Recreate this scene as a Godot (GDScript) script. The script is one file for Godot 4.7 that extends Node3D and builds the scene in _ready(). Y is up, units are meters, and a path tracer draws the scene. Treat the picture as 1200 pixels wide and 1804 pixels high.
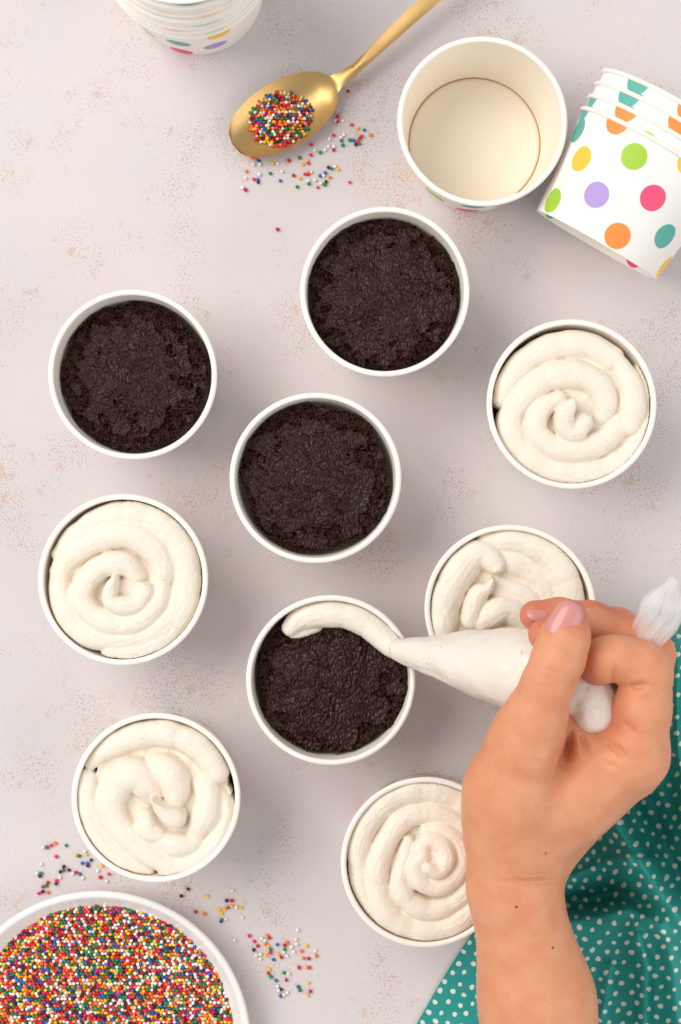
extends Node3D
# Overhead view of chocolate cupcakes in paper cups being piped with buttercream. Metres, y up.
# The camera hangs 0.92 m above the tabletop; P() turns a spot of the photograph and a real height into a point of the scene.
const HIGH := 0.92
const FOCAL := 2898.0
const CUP_H := 0.0575      # where the rolled rim sits
const RIM_R := 0.0432
var rng := RandomNumberGenerator.new()

func P(px: float, py: float, mm := 0.0) -> Vector3:
	var s := (HIGH - mm * 0.001) / FOCAL
	return Vector3((px - 600.0) * s, mm * 0.001, (py - 902.0) * s)

func lin(r: int, g: int, b: int) -> Color:
	return Color8(r, g, b).srgb_to_linear()

func mat(color: Color, rough := 0.6, spec := 0.5) -> StandardMaterial3D:
	var m := StandardMaterial3D.new()
	m.albedo_color = color
	m.roughness = rough
	m.metallic_specular = spec
	return m

func vmat(rough := 0.6, spec := 0.5) -> StandardMaterial3D:
	var m := mat(Color.WHITE, rough, spec)
	m.vertex_color_use_as_albedo = true
	return m

func noise(seed_: int, freq: float, octaves := 4, kind := FastNoiseLite.TYPE_SIMPLEX_SMOOTH) -> FastNoiseLite:
	var n := FastNoiseLite.new()
	n.seed = seed_
	n.noise_type = kind
	n.frequency = freq
	n.fractal_octaves = octaves
	n.fractal_type = FastNoiseLite.FRACTAL_FBM if octaves > 1 else FastNoiseLite.FRACTAL_NONE
	return n

func gray(n: FastNoiseLite, w: int, h: int) -> PackedByteArray:
	var im := n.get_seamless_image(w, h, false, false, 0.12)
	im.convert(Image.FORMAT_L8)
	return im.get_data()

func bump_texture(n: FastNoiseLite, side: int) -> ImageTexture:
	return ImageTexture.create_from_image(Image.create_from_data(side, side, false, Image.FORMAT_L8, gray(n, side, side)))

func relief(m: StandardMaterial3D, tex: Texture2D, mm: float, per_metre: float) -> StandardMaterial3D:
	var im: Image = tex.get_image().duplicate()
	im.convert(Image.FORMAT_RGBA8)
	im.bump_map_to_normal_map(mm * 0.001 * per_metre * im.get_width())
	m.normal_enabled = true
	m.normal_texture = ImageTexture.create_from_image(im)
	m.uv1_triplanar = true
	m.uv1_scale = Vector3.ONE * per_metre
	return m

# ---------- meshes ----------
func build_mesh(v: PackedVector3Array, idx: PackedInt32Array, uv := PackedVector2Array(), col := PackedColorArray(), normals := PackedVector3Array()) -> ArrayMesh:
	if normals.is_empty():
		normals.resize(v.size())
		for t in range(0, idx.size(), 3):
			var a := idx[t]; var b := idx[t + 1]; var c := idx[t + 2]
			var n := (v[c] - v[a]).cross(v[b] - v[a])
			normals[a] += n; normals[b] += n; normals[c] += n
		for i in v.size():
			normals[i] = normals[i].normalized()
	var arr := []
	arr.resize(Mesh.ARRAY_MAX)
	arr[Mesh.ARRAY_VERTEX] = v
	arr[Mesh.ARRAY_NORMAL] = normals
	arr[Mesh.ARRAY_INDEX] = idx
	if not uv.is_empty(): arr[Mesh.ARRAY_TEX_UV] = uv
	if not col.is_empty(): arr[Mesh.ARRAY_COLOR] = col
	var m := ArrayMesh.new()
	m.add_surface_from_arrays(Mesh.PRIMITIVE_TRIANGLES, arr)
	return m

# A sheet of nu x nv points; closed: the last column joins the first. Normals of a closed sheet's seam are shared.
func sheet(v: PackedVector3Array, nu: int, nv: int, closed := false, flip := false, uv := PackedVector2Array(), col := PackedColorArray()) -> ArrayMesh:
	var idx := PackedInt32Array()
	for j in nv - 1:
		for i in (nu if closed else nu - 1):
			var a := j * nu + i
			var b := j * nu + (i + 1) % nu
			var c := a + nu
			var d := b + nu
			if flip: idx.append_array([a, c, b, b, c, d])
			else: idx.append_array([a, b, c, b, d, c])
	return build_mesh(v, idx, uv, col)

# A turned shape from (radius, height) pairs; uv.y from the third number. Walk the profile so that the outside lies on the left.
func lathe(profile: Array, seg := 72, flip := false, wob := 0.0) -> ArrayMesh:
	var v := PackedVector3Array(); var uv := PackedVector2Array()
	for p in profile:
		for i in seg + 1:
			var t := TAU * i / seg
			var r: float = p[0] * (1.0 + wob * cos(2.0 * t + 0.6))
			v.append(Vector3(r * cos(t), p[1], r * sin(t)))
			uv.append(Vector2(float(i) / seg, p[2] if p.size() > 2 else 0.98))
	var idx := PackedInt32Array()
	var n := seg + 1
	for j in profile.size() - 1:
		for i in seg:
			var a := j * n + i
			if flip: idx.append_array([a, a + n, a + 1, a + 1, a + n, a + n + 1])
			else: idx.append_array([a, a + 1, a + n, a + 1, a + n + 1, a + n])
	var m := build_mesh(v, idx, uv)
	# join normals over the seam
	var arr := m.surface_get_arrays(0)
	var nn: PackedVector3Array = arr[Mesh.ARRAY_NORMAL]
	for j in profile.size():
		var s := (nn[j * n] + nn[j * n + seg]).normalized()
		nn[j * n] = s; nn[j * n + seg] = s
	return build_mesh(v, idx, uv, PackedColorArray(), nn)

# A round sheet swept along points with a radius at each, capped by closing the radii to zero.
func sweep(pts: Array, radii: Array, seg := 28, squash := 1.0, up := Vector3.UP) -> ArrayMesh:
	var v := PackedVector3Array()
	for k in pts.size():
		var dir: Vector3 = (pts[mini(k + 1, pts.size() - 1)] - pts[maxi(k - 1, 0)]).normalized()
		var side := dir.cross(up).normalized()
		var top := side.cross(dir)
		for i in seg:
			var t := TAU * i / seg
			v.append(pts[k] + (side * cos(t) + top * sin(t) * squash) * radii[k])
	return sheet(v, seg, pts.size(), true, false)

func curve(ctrl: Array, step: float) -> Array:   # Catmull-Rom through arrays of numbers, about `step` apart in the first three
	var out := []
	for i in ctrl.size() - 1:
		var p0: Array = ctrl[maxi(i - 1, 0)]; var p1: Array = ctrl[i]; var p2: Array = ctrl[i + 1]; var p3: Array = ctrl[mini(i + 2, ctrl.size() - 1)]
		var n := maxi(1, int(ceil(Vector3(p2[0] - p1[0], p2[1] - p1[1], p2[2] - p1[2]).length() / step)))
		for s in n:
			var t := float(s) / n
			var q := []
			for k in p1.size():
				q.append(0.5 * (2.0 * p1[k] + (p2[k] - p0[k]) * t + (2.0 * p0[k] - 5.0 * p1[k] + 4.0 * p2[k] - p3[k]) * t * t + (3.0 * p1[k] - p0[k] - 3.0 * p2[k] + p3[k]) * t * t * t))
			out.append(q)
	out.append(ctrl[-1].duplicate())
	return out

# ---------- objects ----------
var taken := {}
func numbered(called: String) -> String:
	var k: int = taken.get(called, 0)
	taken[called] = k + 1
	return called if k == 0 else "%s_%03d" % [called, k]

func obj(called: String, m: Mesh, material: Material, parent: Node = self) -> MeshInstance3D:
	var o := MeshInstance3D.new()
	o.name = numbered(called) if parent == self else called
	o.mesh = m
	o.material_override = material
	parent.add_child(o, true)
	return o

func thing(called: String, label: String, category: String, at := Vector3.ZERO, group := "") -> Node3D:
	var o := Node3D.new()
	o.name = numbered(called)
	add_child(o)
	o.position = at
	return tag(o, label, category, group)

func tag(o: Node3D, label: String, category: String, group := "") -> Node3D:
	o.set_meta("label", label)
	o.set_meta("category", category)
	if group: o.set_meta("group", group)
	return o

func copy(src: Node3D, called: String, label: String, at: Vector3, turn := 0.0) -> Node3D:
	var r: Node3D = src.duplicate()
	r.name = numbered(called)
	add_child(r)
	r.position = at
	r.rotation.y = turn
	r.scale = Vector3(1.0 + 0.006 * sin(turn * 7.0 + at.x * 90.0), 1.0, 1.0 + 0.006 * sin(turn * 5.0 + at.z * 70.0))
	r.set_meta("label", label)
	return r

# ---------- textures ----------
func table_texture() -> Array:
	var w := 1200; var h := 1500            # covers 0.48 x 0.60 m
	var broad := gray(noise(3, 0.004, 4), w, h)
	var cloud := gray(noise(9, 0.010, 4), w, h)
	var speck := gray(noise(5, 0.26, 2), w, h)
	var grit := gray(noise(15, 0.42, 1), w, h)
	var scrape_n := noise(21, 0.035, 4)
	var scrape := gray(scrape_n, w, h)
	var place := gray(noise(31, 0.006, 3), w, h)
	var out := PackedByteArray(); out.resize(w * h * 3)
	var hgt := PackedByteArray(); hgt.resize(w * h)
	for i in w * h:
		var b := broad[i] / 255.0 - 0.5
		var c := cloud[i] / 255.0 - 0.5
		var s := speck[i] / 255.0
		var g := grit[i] / 255.0
		var t := clampf(b * 0.35 + c * 0.25, -0.3, 0.3)
		var r := 216.0 + t * 14.0 + (g - 0.5) * 7.0
		var gg := 208.0 + t * 7.0 + (g - 0.5) * 7.0
		var bb := 207.0 + t * 4.0 + (g - 0.5) * 7.0
		# grit that shows where the plaster is thin
		var dens := clampf((place[i] / 255.0 - 0.40) * 2.4 + c * 0.9, 0.0, 1.0)
		var k := clampf((s - (0.80 - 0.17 * dens)) * 9.0, 0.0, 1.0) * (0.30 + 0.38 * dens)
		r = lerpf(r, 170.0, k); gg = lerpf(gg, 147.0, k); bb = lerpf(bb, 141.0, k)
		# tan scrapes
		var q := clampf((scrape[i] / 255.0 + 0.35 * (place[i] / 255.0 - 0.5) + 0.30 * (s - 0.5) - 0.79) * 7.0, 0.0, 1.0)
		var qq := q * 0.42
		r = lerpf(r, 205.0, qq); gg = lerpf(gg, 168.0, qq); bb = lerpf(bb, 142.0, qq)
		out[i * 3] = int(clampf(r, 0, 255)); out[i * 3 + 1] = int(clampf(gg, 0, 255)); out[i * 3 + 2] = int(clampf(bb, 0, 255))
		hgt[i] = int(clampf(150.0 - k * 110.0 - q * 40.0 + (g - 0.5) * 60.0, 0, 255))
	return [ImageTexture.create_from_image(Image.create_from_data(w, h, false, Image.FORMAT_RGB8, out)), ImageTexture.create_from_image(Image.create_from_data(w, h, false, Image.FORMAT_L8, hgt))]

const LIME := [166, 206, 66]
const ORANGE := [250, 148, 74]
const TEAL := [98, 178, 164]
const PURPLE := [180, 152, 214]
const PINK := [240, 88, 126]
const YELLOW := [252, 200, 72]

func dot_print() -> ImageTexture:
	var w := 1024; var h := 320              # u: round the cup, v: up the wall (0..0.9), the top tenth stays white
	var im := Image.create(w, h, false, Image.FORMAT_RGB8)
	im.fill(Color8(247, 243, 236))
	im.fill_rect(Rect2i(0, int(0.93 * h), w, h - int(0.93 * h)), Color8(247, 238, 222))
	var rows := [
		[27.0, [[-60.0, LIME], [8.0, ORANGE], [75.0, YELLOW], [138.0, PINK], [-126.0, TEAL]]],
		[72.0, [[-22.4, PURPLE], [43.6, TEAL], [108.0, LIME], [168.0, PURPLE], [-92.0, PINK]]],
		[117.0, [[-50.0, YELLOW], [15.3, PINK], [80.0, PURPLE], [140.0, TEAL], [-116.0, ORANGE]]],
		[163.0, [[-11.7, LIME], [50.0, TEAL], [112.0, ORANGE], [172.0, YELLOW], [-72.0, TEAL]]],
		[204.0, [[-35.0, ORANGE], [24.0, YELLOW], [84.0, PINK], [142.0, LIME], [-77.0, TEAL]]],
	]
	for row in rows:
		var t: float = row[0] / 205.0        # share of the wall's height
		var r_mm := lerpf(37.0, 42.9, t)
		for d in row[1]:
			var u0: float = fposmod(-d[0] / 360.0, 1.0) * w
			var v0: float = t * 0.9 * h
			var ru: float = 6.9 / (TAU * r_mm) * w
			var rv: float = 6.9 / 57.5 * 0.9 * h
			var c: Array = d[1]
			var ink := Color8(c[0], c[1], c[2])
			for y in range(maxi(0, int(v0 - rv - 2)), mini(int(0.9 * h), int(v0 + rv + 2))):
				for x in range(int(u0 - ru - 2), int(u0 + ru + 2)):
					var e := (1.0 - Vector2((x + 0.5 - u0) / ru, (y + 0.5 - v0) / rv).length()) * ru * 0.8
					if e > 0.0:
						var xx := posmod(x, w)
						im.set_pixel(xx, y, im.get_pixel(xx, y).lerp(ink, clampf(e, 0.0, 1.0)))
	return ImageTexture.create_from_image(im)

func fabric_print() -> ImageTexture:
	var side := 1024                          # covers 96 mm
	var im := Image.create(side, side, false, Image.FORMAT_RGB8)
	im.fill(Color8(34, 146, 138))
	var r2 := RandomNumberGenerator.new(); r2.seed = 77
	for j in 14:
		for i in 14:
			var x0 := (i + (0.5 if j % 2 else 0.0) + r2.randf_range(-0.16, 0.16)) * side / 14.0
			var y0 := (j + 0.5 + r2.randf_range(-0.16, 0.16)) * side / 14.0
			var rad := r2.randf_range(14.0, 18.0)
			var sq := r2.randf_range(0.85, 1.15)
			var ph := r2.randf() * TAU
			for y in range(int(y0 - 24), int(y0 + 24)):
				for x in range(int(x0 - 24), int(x0 + 24)):
					var d := Vector2((x - x0) * sq, (y - y0) / sq)
					var e := rad * (1.0 + 0.05 * cos(3.0 * d.angle() + ph)) - d.length()
					if e > 0.0:
						var xx := posmod(x, side); var yy := posmod(y, side)
						im.set_pixel(xx, yy, im.get_pixel(xx, yy).lerp(Color8(222, 220, 208), clampf(e * 0.6, 0.0, 1.0)))
	return ImageTexture.create_from_image(im)

# ---------- builders ----------
var m_print: StandardMaterial3D
var m_paper: StandardMaterial3D
var m_edge: StandardMaterial3D
var m_inside: StandardMaterial3D

func inner_r(y: float) -> float:
	return lerpf(0.0366, 0.0426, (y - 0.005) / 0.0525)

func make_cup() -> Node3D:
	var c := thing("paper_cup", "", "paper cup", Vector3.ZERO, "round paper dessert cups")
	var wall := []
	wall.append([0.0368, 0.0060, 0.97])
	for k in 9: wall.append([lerpf(0.0367, 0.0425, k / 8.0), lerpf(0.0061, 0.0572, k / 8.0), 0.97])
	for k in 9: wall.append([lerpf(0.0431, 0.0371, k / 8.0), lerpf(0.0572, 0.0004, k / 8.0), lerpf(0.9, 0.006, k / 8.0)])
	wall.append_array([[0.03695, 0.0001, 0.004], [0.0364, 0.0001, 0.0], [0.0362, 0.0006, 0.01], [0.0360, 0.0052, 0.09]])
	obj("wall", lathe(wall, 80, true, 0.004), m_print, c)
	var rim := []
	for k in 17:
		var a := TAU * k / 16.0
		rim.append([0.04315 + 0.00150 * cos(a), 0.0574 + 0.00128 * sin(a)])
	obj("rim", lathe(rim, 80, true, 0.004), m_paper, c)
	obj("floor_panel", lathe([[0.0363, 0.0049], [0.0361, 0.0056], [0.0340, 0.0057], [0.018, 0.0054], [0.0001, 0.0053]], 64, true), m_inside, c)
	obj("floor_seam", lathe([[0.03625, 0.0051], [0.03630, 0.00605], [0.0368, 0.00605], [0.0368, 0.0051]], 64, true), m_edge, c)
	return c

var m_cake: StandardMaterial3D
func make_cake(seed_: int, level: float, label: String, at: Vector3, fine := true, shift := Vector2.ZERO, crust_r := 0.027) -> void:
	var n := 210 if fine else 70
	var chunk := noise(seed_, 215.0, 2, FastNoiseLite.TYPE_CELLULAR)
	chunk.cellular_return_type = FastNoiseLite.RETURN_DISTANCE
	var crumb := noise(seed_ + 1, 620.0, 3)
	var broad := noise(seed_ + 2, 70.0, 3)
	var tiny := noise(seed_ + 3, 900.0, 2)
	var pit := noise(seed_ + 5, 430.0, 1)
	var hue := noise(seed_ + 4, 180.0, 3)
	var rad := inner_r(level) - 0.0004
	var v := PackedVector3Array(); var col := PackedColorArray()
	var dark := Color(0.0250, 0.0076, 0.0046)
	var red := Color(0.080, 0.025, 0.013)
	for j in n:
		for i in n:
			var a := 2.0 * i / (n - 1) - 1.0
			var b := 2.0 * j / (n - 1) - 1.0
			var m := maxf(absf(a), absf(b))
			var len_ := sqrt(a * a + b * b)
			var x := 0.0; var z := 0.0
			if len_ > 0.0:
				x = a * m / len_ * rad; z = b * m / len_ * rad
			var br := broad.get_noise_2d(x, z)
			var rr := Vector2(x - shift.x, z - shift.y).length()
			var crust := 1.0 - smoothstep(crust_r - 0.0008, crust_r + 0.0010, rr + br * 0.020 + crumb.get_noise_2d(x * 0.5, z * 0.5) * 0.003)
			var ch := chunk.get_noise_2d(x, z)
			var cr := crumb.get_noise_2d(x, z)
			var ti := tiny.get_noise_2d(x, z)
			var pi_ := pit.get_noise_2d(x * 1.25, z * 0.75)
			var edge := smoothstep(rad - 0.004, rad, m * rad)
			var y := level + br * 0.0018
			y += lerpf(-0.0032 - ch * 0.0028 + cr * 0.0018 - 0.0014 * edge, 0.0012 + pi_ * (0.00075 + 0.0004 * br) + ti * 0.00012 - 0.0011 * smoothstep(0.0, crust_r, rr), crust)
			var rim_in := 1.0 - edge / rad * (0.0009 + 0.0060 * maxf(0.0, broad.get_noise_2d(x * 0.4 + 1.0, z * 0.4)) + 0.0022 * cr)
			v.append(Vector3(x * rim_in, y, z * rim_in))
			var hu := hue.get_noise_2d(x, z)
			var k := clampf((0.12 + hu * 1.1 + cr * 0.35), 0.0, 1.0) * (1.0 - 0.62 * crust)
			col.append(dark.lerp(red, k))
	var o := obj("chocolate_cake", sheet(v, n, n, false, false, PackedVector2Array(), col), m_cake)
	o.position = at
	tag(o, label, "cake", "chocolate cakes baked in the paper cups")

var m_cream: StandardMaterial3D
# Piped rope: paths of [x, y, height mm, radius mm] in the photograph's pixels, laid one over the other in a cup whose foot is at `at`.
func make_swirl(called: String, label: String, at: Vector3, paths: Array, seed_: int, fill := 0.0, crop := [0.0, 0.0, 1.0], fill_shift := Vector2.ZERO) -> MeshInstance3D:
	var cell := 0.00042
	var half := 0.0436
	var n := int(2.0 * half / cell) + 1
	var none := -1.0
	var hgt := PackedFloat32Array(); hgt.resize(n * n); hgt.fill(none)
	var wob := noise(seed_, 90.0, 2)
	var ripple := noise(seed_ + 9, 260.0, 2)
	var streak := noise(seed_ + 5, 620.0, 2)
	if fill > 0.0:
		var edge := noise(seed_ + 3, 60.0, 2)
		for j in n:
			for i in n:
				var x := i * cell - half; var z := j * cell - half
				var r := Vector2(x - fill_shift.x, z - fill_shift.y).length()
				if r < 0.0362 + edge.get_noise_2d(x, z) * 0.004:
					hgt[j * n + i] = fill + wob.get_noise_2d(x, z) * 0.0012
	for path in paths:
		var own := PackedFloat32Array(); own.resize(n * n); own.fill(none)
		var pts := []
		for p in path:
			var w := P(crop[0] + p[0] * crop[2], crop[1] + p[1] * crop[2], p[2]) - at
			pts.append([w.x, w.z, w.y, p[3] * 0.001])
		var c := curve(pts, 0.0011)
		for s in c.size():
			var q: Array = c[s]
			q[3] = q[3] * (1.0 + 0.09 * wob.get_noise_2d(q[0] * 0.8, q[1] * 0.8))
		for s in maxi(1, c.size() - 1):
			var A: Array = c[s]; var B: Array = c[mini(s + 1, c.size() - 1)]
			var ax: float = A[0]; var az: float = A[1]; var dx: float = B[0] - ax; var dz: float = B[1] - az
			var l2 := maxf(dx * dx + dz * dz, 1e-12)
			var rm := maxf(A[3], B[3])
			var i0 := maxi(0, int((minf(ax, ax + dx) - rm + half) / cell)); var i1 := mini(n - 1, int((maxf(ax, ax + dx) + rm + half) / cell) + 1)
			var j0 := maxi(0, int((minf(az, az + dz) - rm + half) / cell)); var j1 := mini(n - 1, int((maxf(az, az + dz) + rm + half) / cell) + 1)
			var ra: float = A[3]; var rb: float = B[3]; var ya: float = A[2]; var yb: float = B[2]
			for j in range(j0, j1 + 1):
				var z := j * cell - half - az
				for i in range(i0, i1 + 1):
					var x := i * cell - half - ax
					var t := clampf((x * dx + z * dz) / l2, 0.0, 1.0)
					var ex := x - dx * t; var ez := z - dz * t
					var d2 := ex * ex + ez * ez
					var r := ra + (rb - ra) * t
					if d2 < r * r:
						var y := ya + (yb - ya) * t + sqrt(r * r - d2) * 0.92 + streak.get_noise_2d((x * dz - z * dx) / sqrt(l2), s * 0.00016) * 0.00030
						var k := j * n + i
						if y > own[k]: own[k] = y
		for k in n * n:
			var y := own[k]
			if y > 0.0:
				var o := hgt[k]
				if o <= 0.0: hgt[k] = y
				else:
					var e := maxf(0.0, 0.0007 - absf(y - o)) / 0.0007
					hgt[k] = maxf(y, o) + e * e * 0.00017
	var v := PackedVector3Array(); var col := PackedColorArray(); var at_v := PackedInt32Array(); at_v.resize(n * n); at_v.fill(-1)
	var r3 := RandomNumberGenerator.new(); r3.seed = seed_
	var base := Color(0.88, 0.795, 0.67)
	var low := 0.043
	var smooth := hgt.duplicate()
	for pass_ in 2:
		var src := smooth.duplicate()
		for j in range(1, n - 1):
			for i in range(1, n - 1):
				var k := j * n + i
				if src[k] > 0.0 and src[k - 1] > 0.0 and src[k + 1] > 0.0 and src[k - n] > 0.0 and src[k + n] > 0.0:
					smooth[k] = src[k] * 0.5 + (src[k - 1] + src[k + 1] + src[k - n] + src[k + n]) * 0.125
	for j in n:
		for i in n:
			var k := j * n + i
			var x := i * cell - half; var z := j * cell - half
			var wall := inner_r(maxf(smooth[k], low)) - 0.0006
			var inside := smooth[k] > 0.0 and x * x + z * z < wall * wall
			if not inside: smooth[k] = -1.0
	for j in n:
		for i in n:
			var k := j * n + i
			var near := false
			for dj in range(-1, 2):
				for di in range(-1, 2):
					var jj := j + dj; var ii := i + di
					if jj >= 0 and ii >= 0 and jj < n and ii < n and smooth[jj * n + ii] > 0.0: near = true
			if not near: continue
			var x := i * cell - half; var z := j * cell - half
			at_v[k] = v.size()
			var y := smooth[k] + ripple.get_noise_2d(x, z) * 0.00010 if smooth[k] > 0.0 else low
			if y == low:
				var rr := sqrt(x * x + z * z); var lim := inner_r(low) - 0.0002
				if rr > lim:
					x *= lim / rr; z *= lim / rr
			v.append(Vector3(x, y, z))
			col.append(base.lerp(Color(0.16, 0.09, 0.05), r3.randf_range(0.35, 0.85)) if r3.randf() < 0.0026 else base)
	var idx := PackedInt32Array()
	for j in n - 1:
		for i in n - 1:
			var a := at_v[j * n + i]; var b := at_v[j * n + i + 1]; var c := at_v[(j + 1) * n + i]; var d := at_v[(j + 1) * n + i + 1]
			if a < 0 or b < 0 or c < 0 or d < 0: continue
			if smooth[j * n + i] < 0.0 and smooth[j * n + i + 1] < 0.0 and smooth[(j + 1) * n + i] < 0.0 and smooth[(j + 1) * n + i + 1] < 0.0: continue
			idx.append_array([a, b, c, b, d, c])
	var o := obj(called, build_mesh(v, idx, PackedVector2Array(), col), m_cream)
	o.position = at
	tag(o, label, "frosting", "buttercream piped on the cakes")
	return o

# ---------- hand ----------
var gn := Vector3i.ZERO
var g0 := Vector3.ZERO
var gc := 0.00125
func field() -> PackedFloat32Array:
	var f := PackedFloat32Array(); f.resize(gn.x * gn.y * gn.z); f.fill(0.012)
	return f

func add_bone(f: PackedFloat32Array, a: Vector3, ra: float, b: Vector3, rb: float, k: float) -> PackedFloat32Array:
	var m := maxf(ra, rb) + 0.012
	var lo := ((a.min(b) - Vector3.ONE * m - g0) / gc).floor(); var hi := ((a.max(b) + Vector3.ONE * m - g0) / gc).ceil()
	var x0 := maxi(0, int(lo.x)); var x1 := mini(gn.x, int(hi.x)); var y0 := maxi(0, int(lo.y)); var y1 := mini(gn.y, int(hi.y)); var z0 := maxi(0, int(lo.z)); var z1 := mini(gn.z, int(hi.z))
	var d := b - a; var l2 := maxf(d.length_squared(), 1e-10)
	var dr := rb - ra
	for z in range(z0, z1):
		var pz := g0.z + z * gc - a.z
		for y in range(y0, y1):
			var py := g0.y + y * gc - a.y
			var row := (z * gn.y + y) * gn.x
			var part := py * d.y + pz * d.z
			for x in range(x0, x1):
				var px := g0.x + x * gc - a.x
				var t := clampf((px * d.x + part) / l2, 0.0, 1.0)
				var ex := px - d.x * t; var ey := py - d.y * t; var ez := pz - d.z * t
				var v := sqrt(ex * ex + ey * ey + ez * ez) - ra - dr * t
				var o := f[row + x]
				var h := k - absf(v - o)
				f[row + x] = minf(v, o) - (h * h * 0.25 / k if h > 0.0 else 0.0)
	return f

func merge(f: PackedFloat32Array, g: PackedFloat32Array, root: Vector3, near_k: float, far_k: float, reach: float) -> PackedFloat32Array:
	for z in gn.z:
		for y in gn.y:
			var row := (z * gn.y + y) * gn.x
			for x in gn.x:
				var v := g[row + x]
				if v >= 0.0119: continue
				var o := f[row + x]
				var k := near_k
				var q := g0 + Vector3(x, y, z) * gc
				k = lerpf(near_k, far_k, smoothstep(reach * 0.35, reach, q.distance_to(root)))
				var h := k - absf(v - o)
				f[row + x] = minf(v, o) - (h * h * 0.25 / k if h > 0.0 else 0.0)
	return f

func crease(f: PackedFloat32Array, a: Vector3, b: Vector3, width: float, depth: float) -> PackedFloat32Array:
	var m := width * 2.2
	var lo := ((a.min(b) - Vector3.ONE * m - g0) / gc).floor(); var hi := ((a.max(b) + Vector3.ONE * m - g0) / gc).ceil()
	var d := b - a; var l2 := maxf(d.length_squared(), 1e-10)
	for z in range(maxi(0, int(lo.z)), mini(gn.z, int(hi.z))):
		for y in range(0, gn.y):
			for x in range(maxi(0, int(lo.x)), mini(gn.x, int(hi.x))):
				var q := g0 + Vector3(x, y, z) * gc - a
				if absf(q.y - d.y * 0.5) > 0.02: continue
				var qq := Vector3(q.x, 0, q.z); var dd := Vector3(d.x, 0, d.z)
				var t := clampf(qq.dot(dd) / maxf(dd.length_squared(), 1e-10), 0.0, 1.0)
				var e := (qq - dd * t).length() / width
				if e < 2.2: f[(z * gn.y + y) * gn.x + x] += depth * exp(-e * e) * sin(PI * clampf(t, 0.06, 0.94))
	return f

func nets(f: PackedFloat32Array) -> Array:       # surface nets: [points, triangle corners, normals]
	var nx := gn.x; var ny := gn.y; var nz := gn.z
	var v := PackedVector3Array(); var idx := PackedInt32Array(); var nor := PackedVector3Array()
	var at := PackedInt32Array(); at.resize(nx * ny * nz); at.fill(-1)
	var sx := 1; var sy := nx; var sz := nx * ny
	var off := [0, sx, sy, sx + sy, sz, sx + sz, sy + sz, sx + sy + sz]
	var cx := [0, 1, 0, 1, 0, 1, 0, 1]; var cy := [0, 0, 1, 1, 0, 0, 1, 1]; var cz := [0, 0, 0, 0, 1, 1, 1, 1]
	var edges := [[0, 1], [2, 3], [4, 5], [6, 7], [0, 2], [1, 3], [4, 6], [5, 7], [0, 4], [1, 5], [2, 6], [3, 7]]
	for z in nz - 1:
		for y in ny - 1:
			var row := (z * ny + y) * nx
			for x in nx - 1:
				var i := row + x
				var f0 := f[i]
				if f0 > 0.004 or f0 < -0.004: continue
				var neg := 0
				for k in 8:
					if f[i + off[k]] < 0.0: neg += 1
				if neg == 0 or neg == 8: continue
				var sum := Vector3.ZERO; var cnt := 0
				for e in edges:
					var fa := f[i + off[e[0]]]; var fb := f[i + off[e[1]]]
					if (fa < 0.0) == (fb < 0.0): continue
					var t := fa / (fa - fb)
					sum += Vector3(lerpf(cx[e[0]], cx[e[1]], t), lerpf(cy[e[0]], cy[e[1]], t), lerpf(cz[e[0]], cz[e[1]], t)); cnt += 1
				at[i] = v.size()
				v.append(g0 + (Vector3(x, y, z) + sum / cnt) * gc)
				nor.append(Vector3(f[i + 1] - f[i] + f[i + 1 + sy] - f[i + sy] + f[i + 1 + sz] - f[i + sz], f[i + sy] - f[i] + f[i + sy + 1] - f[i + 1] + f[i + sy + sz] - f[i + sz], f[i + sz] - f[i] + f[i + sz + 1] - f[i + 1] + f[i + sz + sy] - f[i + sy]).normalized())
	for z in range(1, nz - 1):
		for y in range(1, ny - 1):
			var row := (z * ny + y) * nx
			for x in range(1, nx - 1):
				var i := row + x
				if at[i] < 0: continue
				var s := f[i] < 0.0
				for ax in 3:
					var st: int = [sx, sy, sz][ax]
					if (f[i + st] < 0.0) == s: continue
					var p: int = [sy, sz, sx][ax]; var q: int = [sz, sx, sy][ax]
					var a := at[i]; var b := at[i - p]; var c := at[i - p - q]; var d := at[i - q]
					if a < 0 or b < 0 or c < 0 or d < 0: continue
					if s: idx.append_array([a, c, b, a, d, c])
					else: idx.append_array([a, b, c, a, c, d])
	return [v, idx, nor]

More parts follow.
